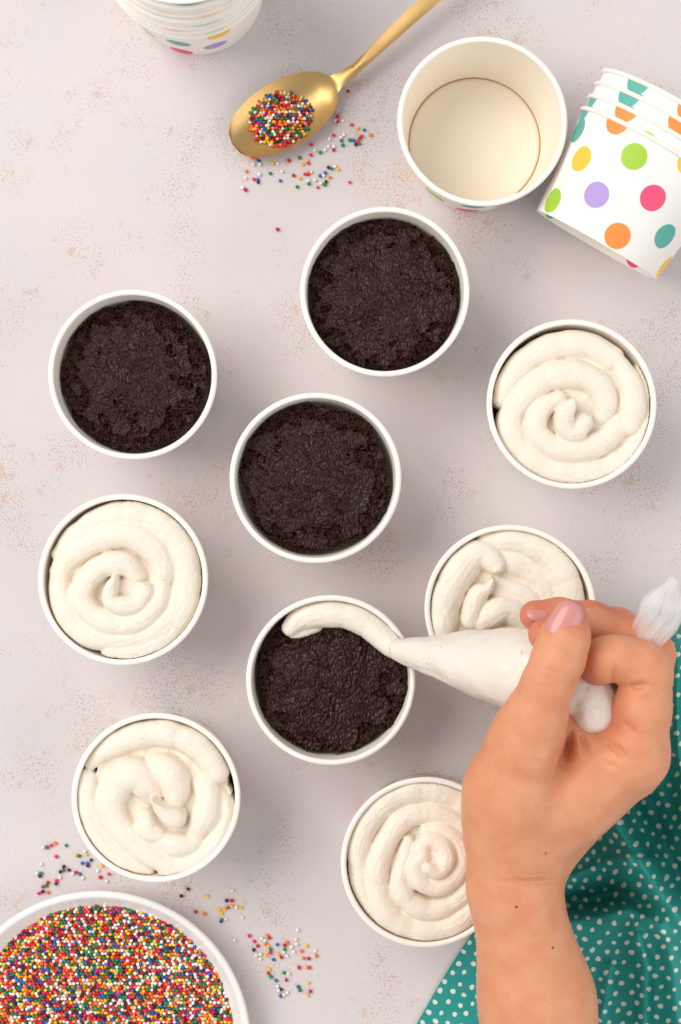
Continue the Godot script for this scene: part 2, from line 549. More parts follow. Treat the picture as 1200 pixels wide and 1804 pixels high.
func make_nail(center: Vector3, along: Vector3, normal: Vector3, length: float, width: float, bend: float, parent: Node, m: Material, base_r := 0.0) -> void:
	along = (along - normal * along.dot(normal)).normalized()
	var side := along.cross(normal).normalized()
	var n := 17
	var v := PackedVector3Array()
	for layer in 2:
		for j in n:
			for i in n:
				var a := 2.0 * i / (n - 1) - 1.0; var b := 2.0 * j / (n - 1) - 1.0
				# a square rounded at its corners: superellipse map
				var mx := maxf(absf(a), absf(b)); var l := pow(pow(absf(a), 3.2) + pow(absf(b), 3.2), 1.0 / 3.2)
				if l > 0.0: a = a * mx / l; b = b * mx / l
				var wid := width * 0.5 * (1.0 - 0.10 * b)
				var down := bend * a * a + 0.0007 * b * b + (0.0 if layer == 0 else 0.0007) + 0.0004 * smoothstep(0.8, 1.0, mx)
				v.append(center + along * (b * length * 0.5) + side * (a * wid) - normal * down)
	var top := PackedInt32Array()
	for j in n - 1:
		for i in n - 1:
			var a := j * n + i
			top.append_array([a, a + n, a + 1, a + 1, a + n, a + n + 1])
	var edge := []
	for i in n: edge.append(i)
	for j in range(1, n): edge.append(j * n + n - 1)
	for i in range(n - 2, -1, -1): edge.append((n - 1) * n + i)
	for j in range(n - 2, 0, -1): edge.append(j * n)
	for k in edge.size():
		var a: int = edge[k]; var b: int = edge[(k + 1) % edge.size()]
		top.append_array([a, b, a + n * n, b, b + n * n, a + n * n])
	obj("nail", build_mesh(v, top), m, parent)

func make_person() -> void:
	g0 = Vector3(0.044, 0.034, 0.028)
	gn = Vector3i(103, 114, 218)
	# palm, wrist and forearm; [px, py, height mm, radius mm]
	var b := func(p: Array) -> Vector3: return P(p[0], p[1], p[2])
	var bones := [
		[[968, 2010, 82, 33], [943, 1760, 80, 26.8], 10], [[974, 2010, 100, 33], [947, 1760, 98, 26.4], 10],
		[[943, 1760, 80, 26.8], [907, 1570, 86, 21.2], 10], [[947, 1760, 98, 26.4], [904, 1560, 106, 20.8], 10],
		[[907, 1570, 86, 21.2], [925, 1470, 88, 22.5], 10], [[904, 1560, 106, 20.8], [903, 1450, 112, 22], 10],
		[[903, 1450, 112, 22], [905, 1390, 120, 21.5], 12],                 # thumb's base
		[[905, 1390, 120, 21.5], [930, 1300, 134, 17], 12],
		[[925, 1480, 100, 21], [1010, 1400, 112, 20], 12], [[1010, 1400, 112, 20], [1107, 1332, 122, 16.5], 12],  # towards the index knuckle
		[[930, 1480, 84, 21], [1096, 1352, 100, 17], 12], [[935, 1480, 76, 20], [1076, 1362, 80, 16], 12], [[935, 1480, 70, 19], [1052, 1378, 66, 14], 12],
		[[960, 1400, 116, 15], [1040, 1340, 116, 12], 12],                   # the web between thumb and index
		[[1000, 1370, 92, 18], [1060, 1330, 88, 16], 12], [[1010, 1350, 92, 18], [1100, 1290, 84, 16], 12], [[1000, 1325, 108, 12], [1085, 1300, 103, 14], 10], [[980, 1290, 116, 14], [1040, 1306, 102, 14], 10],
	]
	var f := field()
	for s in bones: f = add_bone(f, b.call(s[0]), s[0][3] * 0.001, b.call(s[1]), s[1][3] * 0.001, s[2] * 0.001)
	var thumb := [[926, 1310, 132, 16.5], [944, 1262, 140, 14.6], [965, 1205, 147, 11.9], [984, 1160, 150, 12.0], [996, 1122, 149, 11.2], [1003, 1092, 146, 9.3]]
	var index := [[1118, 1330, 123, 16], [1132, 1250, 131, 13.4], [1139, 1186, 134, 12.0], [1128, 1170, 135, 11.2], [1090, 1160, 137, 10.6], [1066, 1162, 136, 10.4], [1053, 1170, 129, 9.4], [1049, 1174, 122, 8.2]]
	var middle := [[1112, 1340, 100, 15], [1140, 1230, 108, 11.5], [1151, 1152, 112, 10.2], [1100, 1122, 116, 10], [1050, 1107, 119, 9.6], [1000, 1114, 124, 9.2], [958, 1118, 125, 7.6]]
	var ring := [[1100, 1340, 80, 14], [1136, 1220, 86, 11], [1142, 1140, 90, 9.8], [1090, 1105, 96, 9.2], [1040, 1092, 102, 9], [985, 1086, 108, 8.8], [942, 1084, 110, 7.4]]
	var little := [[1084, 1350, 64, 13], [1118, 1240, 68, 9.6], [1120, 1160, 72, 8.6], [1070, 1120, 78, 8.2], [1020, 1110, 82, 7.6]]
	var roots := []
	for chain in [thumb, index, middle, ring, little]:
		var g := field()
		for k in chain.size() - 1:
			g = add_bone(g, b.call(chain[k]), chain[k][3] * 0.001, b.call(chain[k + 1]), chain[k + 1][3] * 0.001, 0.004)
		f = merge(f, g, b.call(chain[0]), 0.011, 0.0012, 0.034)
	# creases of the skin
	for c in [
		[[880, 1542, 118], [990, 1546, 112], 1.9, 2.0], [[878, 1528, 118], [985, 1530, 112], 1.0, 0.3],
		[[1020, 1288, 126], [1034, 1322, 124], 1.6, 1.9], [[1058, 1296, 124], [1100, 1332, 126], 1.7, 2.4],
		[[1008, 1285, 130], [1006, 1336, 128], 1.6, 1.7], [[1090, 1262, 128], [1114, 1290, 130], 1.6, 1.6],
		[[1100, 1207, 132], [1138, 1202, 138], 1.9, 3.2], [[1075, 1162, 138], [1077, 1204, 130], 1.5, 2.2], [[1006, 1276, 130], [1001, 1348, 130], 2.2, 3.4], [[954, 1292, 146], [942, 1334, 144], 4.0, 1.3],
		[[944, 1190, 150], [990, 1198, 155], 1.5, 0.5], [[950, 1178, 150], [992, 1186, 155], 1.5, 0.45], [[942, 1204, 150], [984, 1211, 155], 1.5, 0.35],
		[[898, 1262, 138], [900, 1300, 136], 1.2, 0.6], [[1004, 1290, 130], [978, 1410, 134], 7.0, 3.6], [[940, 1320, 146], [918, 1400, 142], 5.0, 1.0], [[1040, 1345, 130], [1085, 1400, 130], 5.0, 1.0], [[1050, 1335, 128], [1092, 1352, 130], 1.4, 0.9], [[1088, 1092, 118], [1084, 1116, 124], 1.0, 0.5],
	]:
		f = crease(f, b.call(c[0]), b.call(c[1]), c[2] * 0.001, c[3] * 0.001)
	# tendons and the little swells of the knuckles lie under the skin
	var mesh := nets(f)
	var v: PackedVector3Array = mesh[0]
	var tone := noise(41, 60.0, 4); var mott := noise(42, 420.0, 3)
	var warm := [[b.call([1003, 1085, 146]), 0.016], [b.call([1050, 1172, 128]), 0.017], [b.call([970, 1112, 124]), 0.016], [b.call([946, 1088, 110]), 0.016], [b.call([1110, 1260, 130]), 0.014], [b.call([1060, 1312, 116]), 0.012], [b.call([1075, 1090, 110]), 0.02]]
	var moles := [[P(962, 1499, 124), 0.0008], [P(907, 1597, 126), 0.0010], [P(973, 1661, 118), 0.0010]]
	var tops := [Vector3.ZERO, Vector3.ZERO, Vector3.ZERO]
	var col := PackedColorArray(); col.resize(v.size())
	var skin := Color(0.690, 0.282, 0.140); var blush := Color(0.630, 0.172, 0.105); var pale := Color(0.780, 0.385, 0.215)
	for i in v.size():
		var p := v[i]
		var t := tone.get_noise_3dv(p); var m := mott.get_noise_3dv(p)
		var c := skin.lerp(pale, clampf(0.25 + t * 0.8, 0.0, 0.7))
		var w := 0.0
		for q in warm: w = maxf(w, 1.0 - smoothstep(q[1] * 0.4, q[1] * 1.25, p.distance_to(q[0])))
		c = c.lerp(blush, clampf(w * 0.85 + m * 0.2 + t * 0.25, 0.0, 1.0))
		for q in 3:
			if Vector2(p.x - moles[q][0].x, p.z - moles[q][0].z).length() < 0.0013 and p.y > tops[q].y: tops[q] = p
		col[i] = c
	var o := thing("person", "right hand and bare forearm of a person squeezing a white piping bag", "person", Vector3.ZERO)
	var ms := vmat(0.46, 0.45)
	ms.subsurf_scatter_enabled = true
	ms.subsurf_scatter_strength = 0.09
	relief(ms, bump_texture(noise(51, 0.055, 4), 256), 0.24, 55.0)
	obj("body", build_mesh(v, mesh[1], PackedVector2Array(), col, mesh[2]), ms, o)
	var spot := SphereMesh.new(); spot.radius = 0.0007; spot.height = 0.0005; spot.radial_segments = 12; spot.rings = 6
	for q in 3:
		var mo := obj("mole", spot, mat(Color8(150, 88, 62), 0.5, 0.4), o)
		mo.position = tops[q]; mo.scale = Vector3.ONE * moles[q][1] / 0.0009
	var mn := mat(Color8(210, 142, 134), 0.20, 0.5)
	make_nail(P(998, 1093, 159.4), P(1014, 1062, 154) - P(986, 1122, 159), Vector3(-0.06, 0.97, -0.14).normalized(), 0.0185, 0.0148, 0.0030, o, mn)
	make_nail(P(948, 1074, 116.5), P(925, 1082, 114) - P(960, 1072, 116), Vector3(0.0, 0.62, -0.78).normalized(), 0.011, 0.0095, 0.0022, o, mn)

func make_bag() -> void:
	var o := thing("piping_bag", "white piping bag full of buttercream squeezed in the fist", "piping bag", Vector3.ZERO)
	var pts := []; var rad := []
	var ctrl := [[690, 1143, 62, 0.3], [692, 1143, 62.4, 4.2], [697, 1144, 63, 5.4], [720, 1148, 66, 7.4], [770, 1156, 74, 11.4], [820, 1164, 82, 15.4], [870, 1172, 90, 18.6], [910, 1179, 97, 21.0], [950, 1186, 104, 22.0], [990, 1200, 110, 20.5], [1016, 1212, 114, 18.0], [1036, 1228, 117, 16.0], [1047, 1246, 119, 13.8], [1051, 1266, 120, 11.4], [1053, 1282, 119, 6.5], [1053, 1290, 118, 0.3]]
	for q in curve(ctrl, 2.6):
		pts.append(P(q[0], q[1], q[2])); rad.append(maxf(q[3], 0.2) * 0.001)
	# a film of plastic over cream, with soft dents
	var seg := 72
	var v := PackedVector3Array(); var col := PackedColorArray()
	var dent := noise(61, 45.0, 2); var fold := noise(62, 150.0, 2)
	var film := noise(63, 1.6, 2)
	var r4 := RandomNumberGenerator.new(); r4.seed = 5
	var base := Color(0.84, 0.77, 0.67)
	for k in pts.size():
		var dir: Vector3 = (pts[mini(k + 1, pts.size() - 1)] - pts[maxi(k - 1, 0)]).normalized()
		var side := dir.cross(Vector3.UP).normalized(); var top := side.cross(dir)
		var late := smoothstep(0.72, 0.85, float(k) / pts.size())
		for i in seg:
			var t := TAU * i / seg
			var d := side * cos(t) + top * sin(t)
			var p: Vector3 = pts[k] + d * rad[k]
			p += d * (dent.get_noise_3dv(p) * 0.0013 + film.get_noise_2d(t * 3.0, k * 0.004) * 0.0003 + late * (0.0003 * sin(7.0 * t + k * 0.12) + fold.get_noise_3dv(p) * 0.0005)) * clampf(rad[k] * 100.0, 0.0, 1.0)
			v.append(p)
			col.append(base.lerp(Color(0.2, 0.12, 0.07), r4.randf_range(0.2, 0.6)) if r4.randf() < 0.0022 else base)
	var mb := vmat(0.36, 0.5)
	mb.clearcoat_enabled = true
	mb.clearcoat = 0.35
	mb.clearcoat_roughness = 0.16
	obj("filled_cone", sheet(v, seg, pts.size(), true, false, PackedVector2Array(), col), mb, o)
	# the twisted empty end of the bag, a crumpled sheet of thin plastic
	var mt := mat(Color(0.96, 0.96, 0.96, 0.36), 0.32, 0.5)
	mt.transparency = BaseMaterial3D.TRANSPARENCY_ALPHA
	var nu := 60; var nv := 44
	var crumple := noise(71, 60.0, 2)
	var lines := noise(72, 0.8, 2)
	for layer in 2:
		var w := PackedVector3Array()
		for j in nv:
			var t := float(j) / (nv - 1)
			var c := P(lerpf(1112, 1190, t) + 12.0 * sin(t * 3.0), lerpf(1160, 1022, t), lerpf(122, 146, t) - layer * 2.2)
			var half: float = 0.0001 + lerpf(0.0066, 0.0112, smoothstep(0.0, 0.6, t)) * (1.0 - 0.78 * smoothstep(0.62, 1.0, t))
			var ax := Vector3(0.86, 0.0, 0.50)
			for i in nu:
				var s := 2.0 * i / (nu - 1) - 1.0
				var p: Vector3 = c + ax * s * half * (1.0 - 0.1 * layer)
				var pleat := sin(s * 7.5 + layer * 2.1 + 1.4 * sin(t * 2.6 + layer))
				p.y += 0.00020 * pleat * (0.5 + t) + lines.get_noise_2d(s * 1.7 + layer, t * 1.3 + s * 0.6) * 0.0030 + crumple.get_noise_3d(p.x, p.z, layer * 0.3) * 0.0022 - 0.004 * s * s
				p += ax * crumple.get_noise_3d(p.x + 3.0, p.z, layer) * 0.0018
				w.append(p)
		obj("bag_end", sheet(w, nu, nv, false, true), mt, o)

# ---------- cloth ----------
func ridge(x: float, z: float, line: Array, amp: float, wl: float, wr: float) -> float:
	var best := 1e9; var side := 0.0; var along := 0.0; var total := float(line.size() - 1)
	for k in line.size() - 1:
		var ax: float = line[k][0]; var az: float = line[k][1]; var dx: float = line[k + 1][0] - ax; var dz: float = line[k + 1][1] - az
		var t := clampf(((x - ax) * dx + (z - az) * dz) / (dx * dx + dz * dz), 0.0, 1.0)
		var ex := x - ax - dx * t; var ez := z - az - dz * t
		var d := ex * ex + ez * ez
		if d < best:
			best = d; side = dx * ez - dz * ex; along = (k + t) / total
	var w := wr if side > 0.0 else wl
	return amp * exp(-best / (w * w)) * smoothstep(0.0, 0.16, along + 0.08) * (1.0 - 0.5 * smoothstep(0.85, 1.0, along))

func make_cloth() -> void:
	var folds := [   # [pixels of the crest, height mm, width to the left / right of the way it runs, pixels]
		[[[1040, 1360], [1072, 1425], [1102, 1480], [1140, 1535], [1176, 1590], [1230, 1660]], 42.0, 15.0, 40.0],
		[[[1116, 1512], [1080, 1514], [1030, 1532], [980, 1552], [930, 1572]], 18.0, 34.0, 9.0],
		[[[930, 1634], [1040, 1620], [1110, 1604], [1160, 1636], [1192, 1690], [1222, 1770], [1230, 1860]], 20.0, 16.0, 60.0],
		[[[1120, 1640], [1137, 1700], [1136, 1760], [1130, 1880]], 12.0, 13.0, 13.0],
		[[[1176, 1660], [1186, 1720], [1192, 1790], [1196, 1880]], 9.0, 11.0, 11.0],
		[[[1196, 1090], [1190, 1230], [1192, 1330], [1212, 1440], [1252, 1560]], 32.0, 22.0, 13.0],
		[[[1244, 1100], [1238, 1300], [1252, 1520]], 30.0, 24.0, 26.0],
		[[[1080, 1690], [1066, 1760], [1046, 1880]], 6.0, 14.0, 14.0],
		[[[1000, 1590], [1090, 1572], [1160, 1606]], -8.0, 13.0, 13.0],
		[[[1140, 1400], [1176, 1500], [1216, 1580]], -10.0, 18.0, 18.0],
	]
	var a := Vector2(1226, 1046); var e := Vector2(690, 1870)   # the free edge, in pixels on the tabletop
	var along := (e - a).normalized(); var inward := Vector2(-along.y, along.x) * -1.0
	if inward.x < 0.0: inward = -inward
	var nu := 170; var nv := 210
	var v := PackedVector3Array(); var flat := PackedVector2Array()
	var wrinkle := noise(81, 0.012, 2)
	for j in nv:
		for i in nu:
			# rows run in from the free edge
			var s := float(j) / (nv - 1) * (e - a).length() * 1.06
			var t := maxf(0.0, (float(i) - 1.0) / (nu - 2) * 400.0)
			var q := a + along * s + inward * t + inward * 5.0 * sin(s * 0.013 + 1.0)
			var h := 1.2 + 13.0 * smoothstep(60.0, 240.0, t) + 2.2 * smoothstep(0.0, 60.0, t) * (1.0 + wrinkle.get_noise_2d(q.x, q.y) * 1.0)
			for f in folds: h += ridge(q.x, q.y, f[0], f[1], f[2], f[3]) * smoothstep(0.0, 22.0, t)
			h = maxf(h, 0.9) if i > 0 else 0.15
			v.append(P(q.x, q.y, h))
			flat.append(Vector2(s, t) * 0.00036)
	# the print lies on the cloth as it was before it was folded: let the flat sheet stretch until its threads are as long as those of the folded one
	var du := PackedFloat32Array(); var dv := PackedFloat32Array(); du.resize(nu * nv); dv.resize(nu * nv)
	for j in nv:
		for i in nu:
			var k := j * nu + i
			if i + 1 < nu: du[k] = v[k].distance_to(v[k + 1])
			if j + 1 < nv: dv[k] = v[k].distance_to(v[k + nu])
	for pass_ in 60:
		for j in nv:
			for i in nu:
				var k := j * nu + i
				if i + 1 < nu:
					var d := flat[k + 1] - flat[k]; var l := d.length()
					var g := d * (0.5 * (l - du[k]) / maxf(l, 1e-7))
					flat[k] += g; flat[k + 1] -= g
				if j + 1 < nv:
					var d := flat[k + nu] - flat[k]; var l := d.length()
					var g := d * (0.5 * (l - dv[k]) / maxf(l, 1e-7))
					flat[k] += g; flat[k + nu] -= g
	for pass_ in 16:          # ease out the kinks
		var soft := flat.duplicate()
		for j in range(1, nv - 1):
			for i in range(1, nu - 1):
				var k := j * nu + i
				soft[k] = flat[k] * 0.4 + (flat[k - 1] + flat[k + 1] + flat[k - nu] + flat[k + nu]) * 0.15
		flat = soft
	var uv := PackedVector2Array()
	for q in flat: uv.append(q / 0.100)
	var m := StandardMaterial3D.new()
	m.albedo_texture = fabric_print()
	m.roughness = 0.55
	m.metallic_specular = 0.4
	m.heightmap_enabled = true
	m.heightmap_texture = bump_texture(noise(91, 0.4, 1), 256)
	m.heightmap_scale = 0.011
	m.uv1_scale = Vector3(1, 1, 1)
	tag(obj("dotted_cloth", sheet(v, nu, nv, false, false, uv), m), "teal fabric with white dots lying in folds under the forearm", "cloth")

# ---------- spoon, plate and sprinkles ----------
const INK := {"red": [206, 26, 44], "pink": [238, 34, 104], "white": [248, 238, 230], "yellow": [252, 202, 36], "orange": [248, 124, 40], "green": [18, 140, 66], "blue": [20, 108, 178], "purple": [78, 28, 80]}
var ball: SphereMesh
var candy := {}

func heap(called: String, label: String, spots: Array, parent_at := Vector3.ZERO) -> void:
	var mm := MultiMesh.new()
	mm.transform_format = MultiMesh.TRANSFORM_3D
	mm.use_colors = true
	var s := SphereMesh.new(); s.radius = 0.00100; s.height = 0.00200; s.radial_segments = 12; s.rings = 6
	mm.mesh = s
	mm.instance_count = spots.size()
	var names := ["red", "red", "red", "pink", "pink", "white", "white", "white", "white", "white", "yellow", "yellow", "yellow", "orange", "orange", "orange", "green", "green", "green", "blue", "blue", "purple", "purple"]
	for i in spots.size():
		var c: Array = INK[names[rng.randi() % names.size()]]
		mm.set_instance_transform(i, Transform3D(Basis().scaled(Vector3.ONE * rng.randf_range(0.90, 1.08)), spots[i]))
		mm.set_instance_color(i, lin(c[0], c[1], c[2]) * rng.randf_range(0.86, 1.08))
	var o := MultiMeshInstance3D.new()
	o.name = numbered(called)
	o.multimesh = mm
	o.material_override = vmat(0.38, 0.45)
	add_child(o)
	o.position = parent_at
	o.set_meta("label", label); o.set_meta("category", "sprinkles"); o.set_meta("kind", "stuff")

func spoon_depth(t: float, s: float) -> float:      # how deep the bowl is at t (0 tip .. 1 neck), s (-1 .. 1 across)
	return 0.0072 * pow(maxf(sin(PI * clampf(t * 0.96 + 0.03, 0.0, 1.0)), 0.0), 0.75) * (1.0 - s * s)

func make_spoon() -> void:
	var tip := P(410, 255, 9.5)
	var ax := (P(591, 147, 9.5) - tip).normalized()
	var side := Vector3(-ax.z, 0.0, ax.x)
	var o := thing("spoon", "brushed gold spoon with a ribbed handle, sprinkles in its bowl", "spoon", Vector3.ZERO)
	var mg := mat(Color8(212, 174, 114), 0.34, 0.5)
	mg.metallic = 1.0
	relief(mg, bump_texture(noise(101, 0.2, 3), 256), 0.02, 60.0)
	var n := 29
	var bowl_l := 0.0655
	for piece in 2:
		var v := PackedVector3Array()
		var rows := 60 if piece == 0 else 70
		for k in rows:
			var f := float(k) / (rows - 1)
			var x: float; var hw: float; var y: float; var bend := 0.0
			if piece == 0:
				x = lerpf(0.0, 0.078, f)
				var t := x / bowl_l
				var egg := pow(4.0 * t * (1.0 - t), 0.43) * 0.0186 if t < 1.0 else 0.0
				hw = maxf(egg * (1.0 if t < 0.72 else 1.0), lerpf(0.0, 0.0036, smoothstep(0.6, 1.0, t)))
				hw = maxf(hw, 0.0003)
				if t > 0.8: hw = maxf(hw, 0.0036 + 0.0095 * pow(1.0 - smoothstep(0.80, 1.12, t), 1.6))
				y = 0.0095 + 0.0045 * smoothstep(0.85, 1.2, t)
			else:
				x = lerpf(0.0775, 0.205, f)
				hw = lerpf(0.0029, 0.0062, pow(f, 0.9))
				y = 0.0138 + 0.010 * sin(f * PI * 0.75) - 0.006 * f
				bend = -0.0225 * f - 0.001 * sin(f * PI)
			var c := tip + ax * x + side * bend
			c.y = y
			var th := 0.0011 if piece == 0 else 0.0016
			if k == 0 or k == rows - 1: th *= 0.2
			for i in n * 2:
				var upper := i < n
				var s := (2.0 * i / (n - 1) - 1.0) if upper else (1.0 - 2.0 * (i - n) / (n - 1))
				var p := c + side * s * hw * (1.0 if upper else 1.0)
				var drop := 0.0
				if piece == 0:
					drop = spoon_depth(x / bowl_l, s) if x < bowl_l * 1.01 else 0.0
					drop += 0.0010 * s * s * smoothstep(0.98, 1.2, x / bowl_l)
				else:
					drop = 0.0011 * s * s
					if upper: drop -= 0.00024 * absf(sin(s * PI * 3.5)) * smoothstep(0.02, 0.12, f)
				p.y -= drop
				if not upper: p.y -= th * (1.0 - pow(absf(s), 8.0))
				v.append(p)
		obj("bowl" if piece == 0 else "handle", sheet(v, n * 2, rows, true, true), mg, o)
	# the sprinkles it holds
	var spots := []
	var r := 0.00100
	for layer in 5:
		for j in range(-12, 13):
			for i in range(-14, 15):
				var lx := (i + (0.5 if (j + layer) % 2 else 0.0)) * r * 2.02 + rng.randf_range(-1, 1) * r * 0.32
				var lz := j * r * 1.80 + rng.randf_range(-1, 1) * r * 0.32
				var p := P(495, 211, 5) + Vector3(lx, 0, lz)
				var rel := p - tip
				var t := rel.dot(ax) / bowl_l; var sx := rel.dot(side)
				var oval := Vector2(lx * 0.90 - lz * 0.42, (lx * 0.42 + lz * 0.90) * 1.22).length() + rng.randf_range(-1, 1) * r * 0.8
				if oval > 0.0178: continue
				var floor_y := 0.0095 - spoon_depth(t, clampf(sx / 0.0186, -1.0, 1.0)) + r
				var top := lerpf(0.0092, 0.0062, smoothstep(0.006, 0.0178, oval))
				var y := floor_y + layer * r * 1.65 + rng.randf_range(0, 1) * r * 0.4
				if y > maxf(top, floor_y + r): continue
				spots.append(Vector3(p.x, y, p.z))
	heap("sprinkle_heap", "heap of rainbow ball sprinkles in the bowl of the gold spoon", spots)

func make_plate() -> void:
	var c := P(176, 1832, 12); c.y = 0.0
	var o := thing("plate", "white ceramic plate with upright rim, filled with rainbow sprinkles", "plate", c)
	var m := mat(Color8(240, 238, 234), 0.16, 0.5)
	relief(m, bump_texture(noise(111, 0.02, 2), 128), 0.15, 20.0)
	var R := 0.0838
	var prof := [[R - 0.0135, 0.0], [R - 0.0125, 0.0008], [R - 0.0105, 0.0022], [R - 0.0055, 0.0055], [R - 0.0022, 0.0105], [R - 0.0004, 0.0160], [R, 0.0180], [R - 0.0007, 0.0191], [R - 0.0020, 0.0196], [R - 0.0033, 0.0192], [R - 0.0042, 0.0182], [R - 0.0070, 0.0140], [R - 0.0105, 0.0092], [R - 0.0150, 0.0050], [R - 0.024, 0.0036], [0.0001, 0.0035]]
	obj("dish", lathe(prof, 128, true), m, o)
	var spots := []
	var r := 0.00100
	for layer in 2:
		for j in range(-46, 47):
			for i in range(-42, 43):
				var lx := (i + (0.5 if (j + layer) % 2 else 0.0)) * r * 2.04 + rng.randf_range(-1, 1) * r * 0.42
				var lz := j * r * 1.80 + rng.randf_range(-1, 1) * r * 0.42
				var d := Vector2(lx, lz).length() + rng.randf_range(-1, 1) * r * 0.6
				if d > R - 0.0096: continue
				if lz > 0.022 or lx < -0.066: continue
				var y := 0.0088 + layer * r * 1.3 + rng.randf_range(-1, 1) * r * 0.55 + 0.0014 * sin(lx * 90.0) * cos(lz * 75.0 + 1.0)
				spots.append(Vector3(lx, y, lz))
	heap("sprinkle_bed", "bed of rainbow ball sprinkles filling the white plate", spots, c)

func scatter(where: String, crop: Array, list: Dictionary) -> void:
	var ordinal := ["", "second", "third", "fourth", "fifth", "sixth", "seventh", "eighth", "ninth", "tenth", "eleventh", "twelfth", "thirteenth", "fourteenth", "fifteenth", "sixteenth", "seventeenth", "eighteenth", "nineteenth"]
	for color in list:
		var spots: Array = list[color].duplicate()
		spots.sort_custom(func(a, b): return a[0] < b[0])
		for k in spots.size():
			var o := MeshInstance3D.new()
			o.name = numbered("sprinkle")
			o.mesh = ball
			o.material_override = candy[color]
			add_child(o)
			var s := rng.randf_range(0.92, 1.08)
			o.position = P(crop[0] + spots[k][0] * crop[2], crop[1] + spots[k][1] * crop[2], 0.98 * s)
			o.scale = Vector3(s, s, s * rng.randf_range(0.95, 1.1))
			o.rotation.y = rng.randf() * TAU
			var what: String = color + " ball sprinkle"
			var l := "single " + what + " " + where
			if spots.size() > 1:
				l = ("leftmost " + what if k == 0 else "rightmost " + what if k == spots.size() - 1 else ordinal[k] + " " + what + " from the left") + " " + where
			tag(o, l, "sprinkle", "loose ball sprinkles on the tabletop")

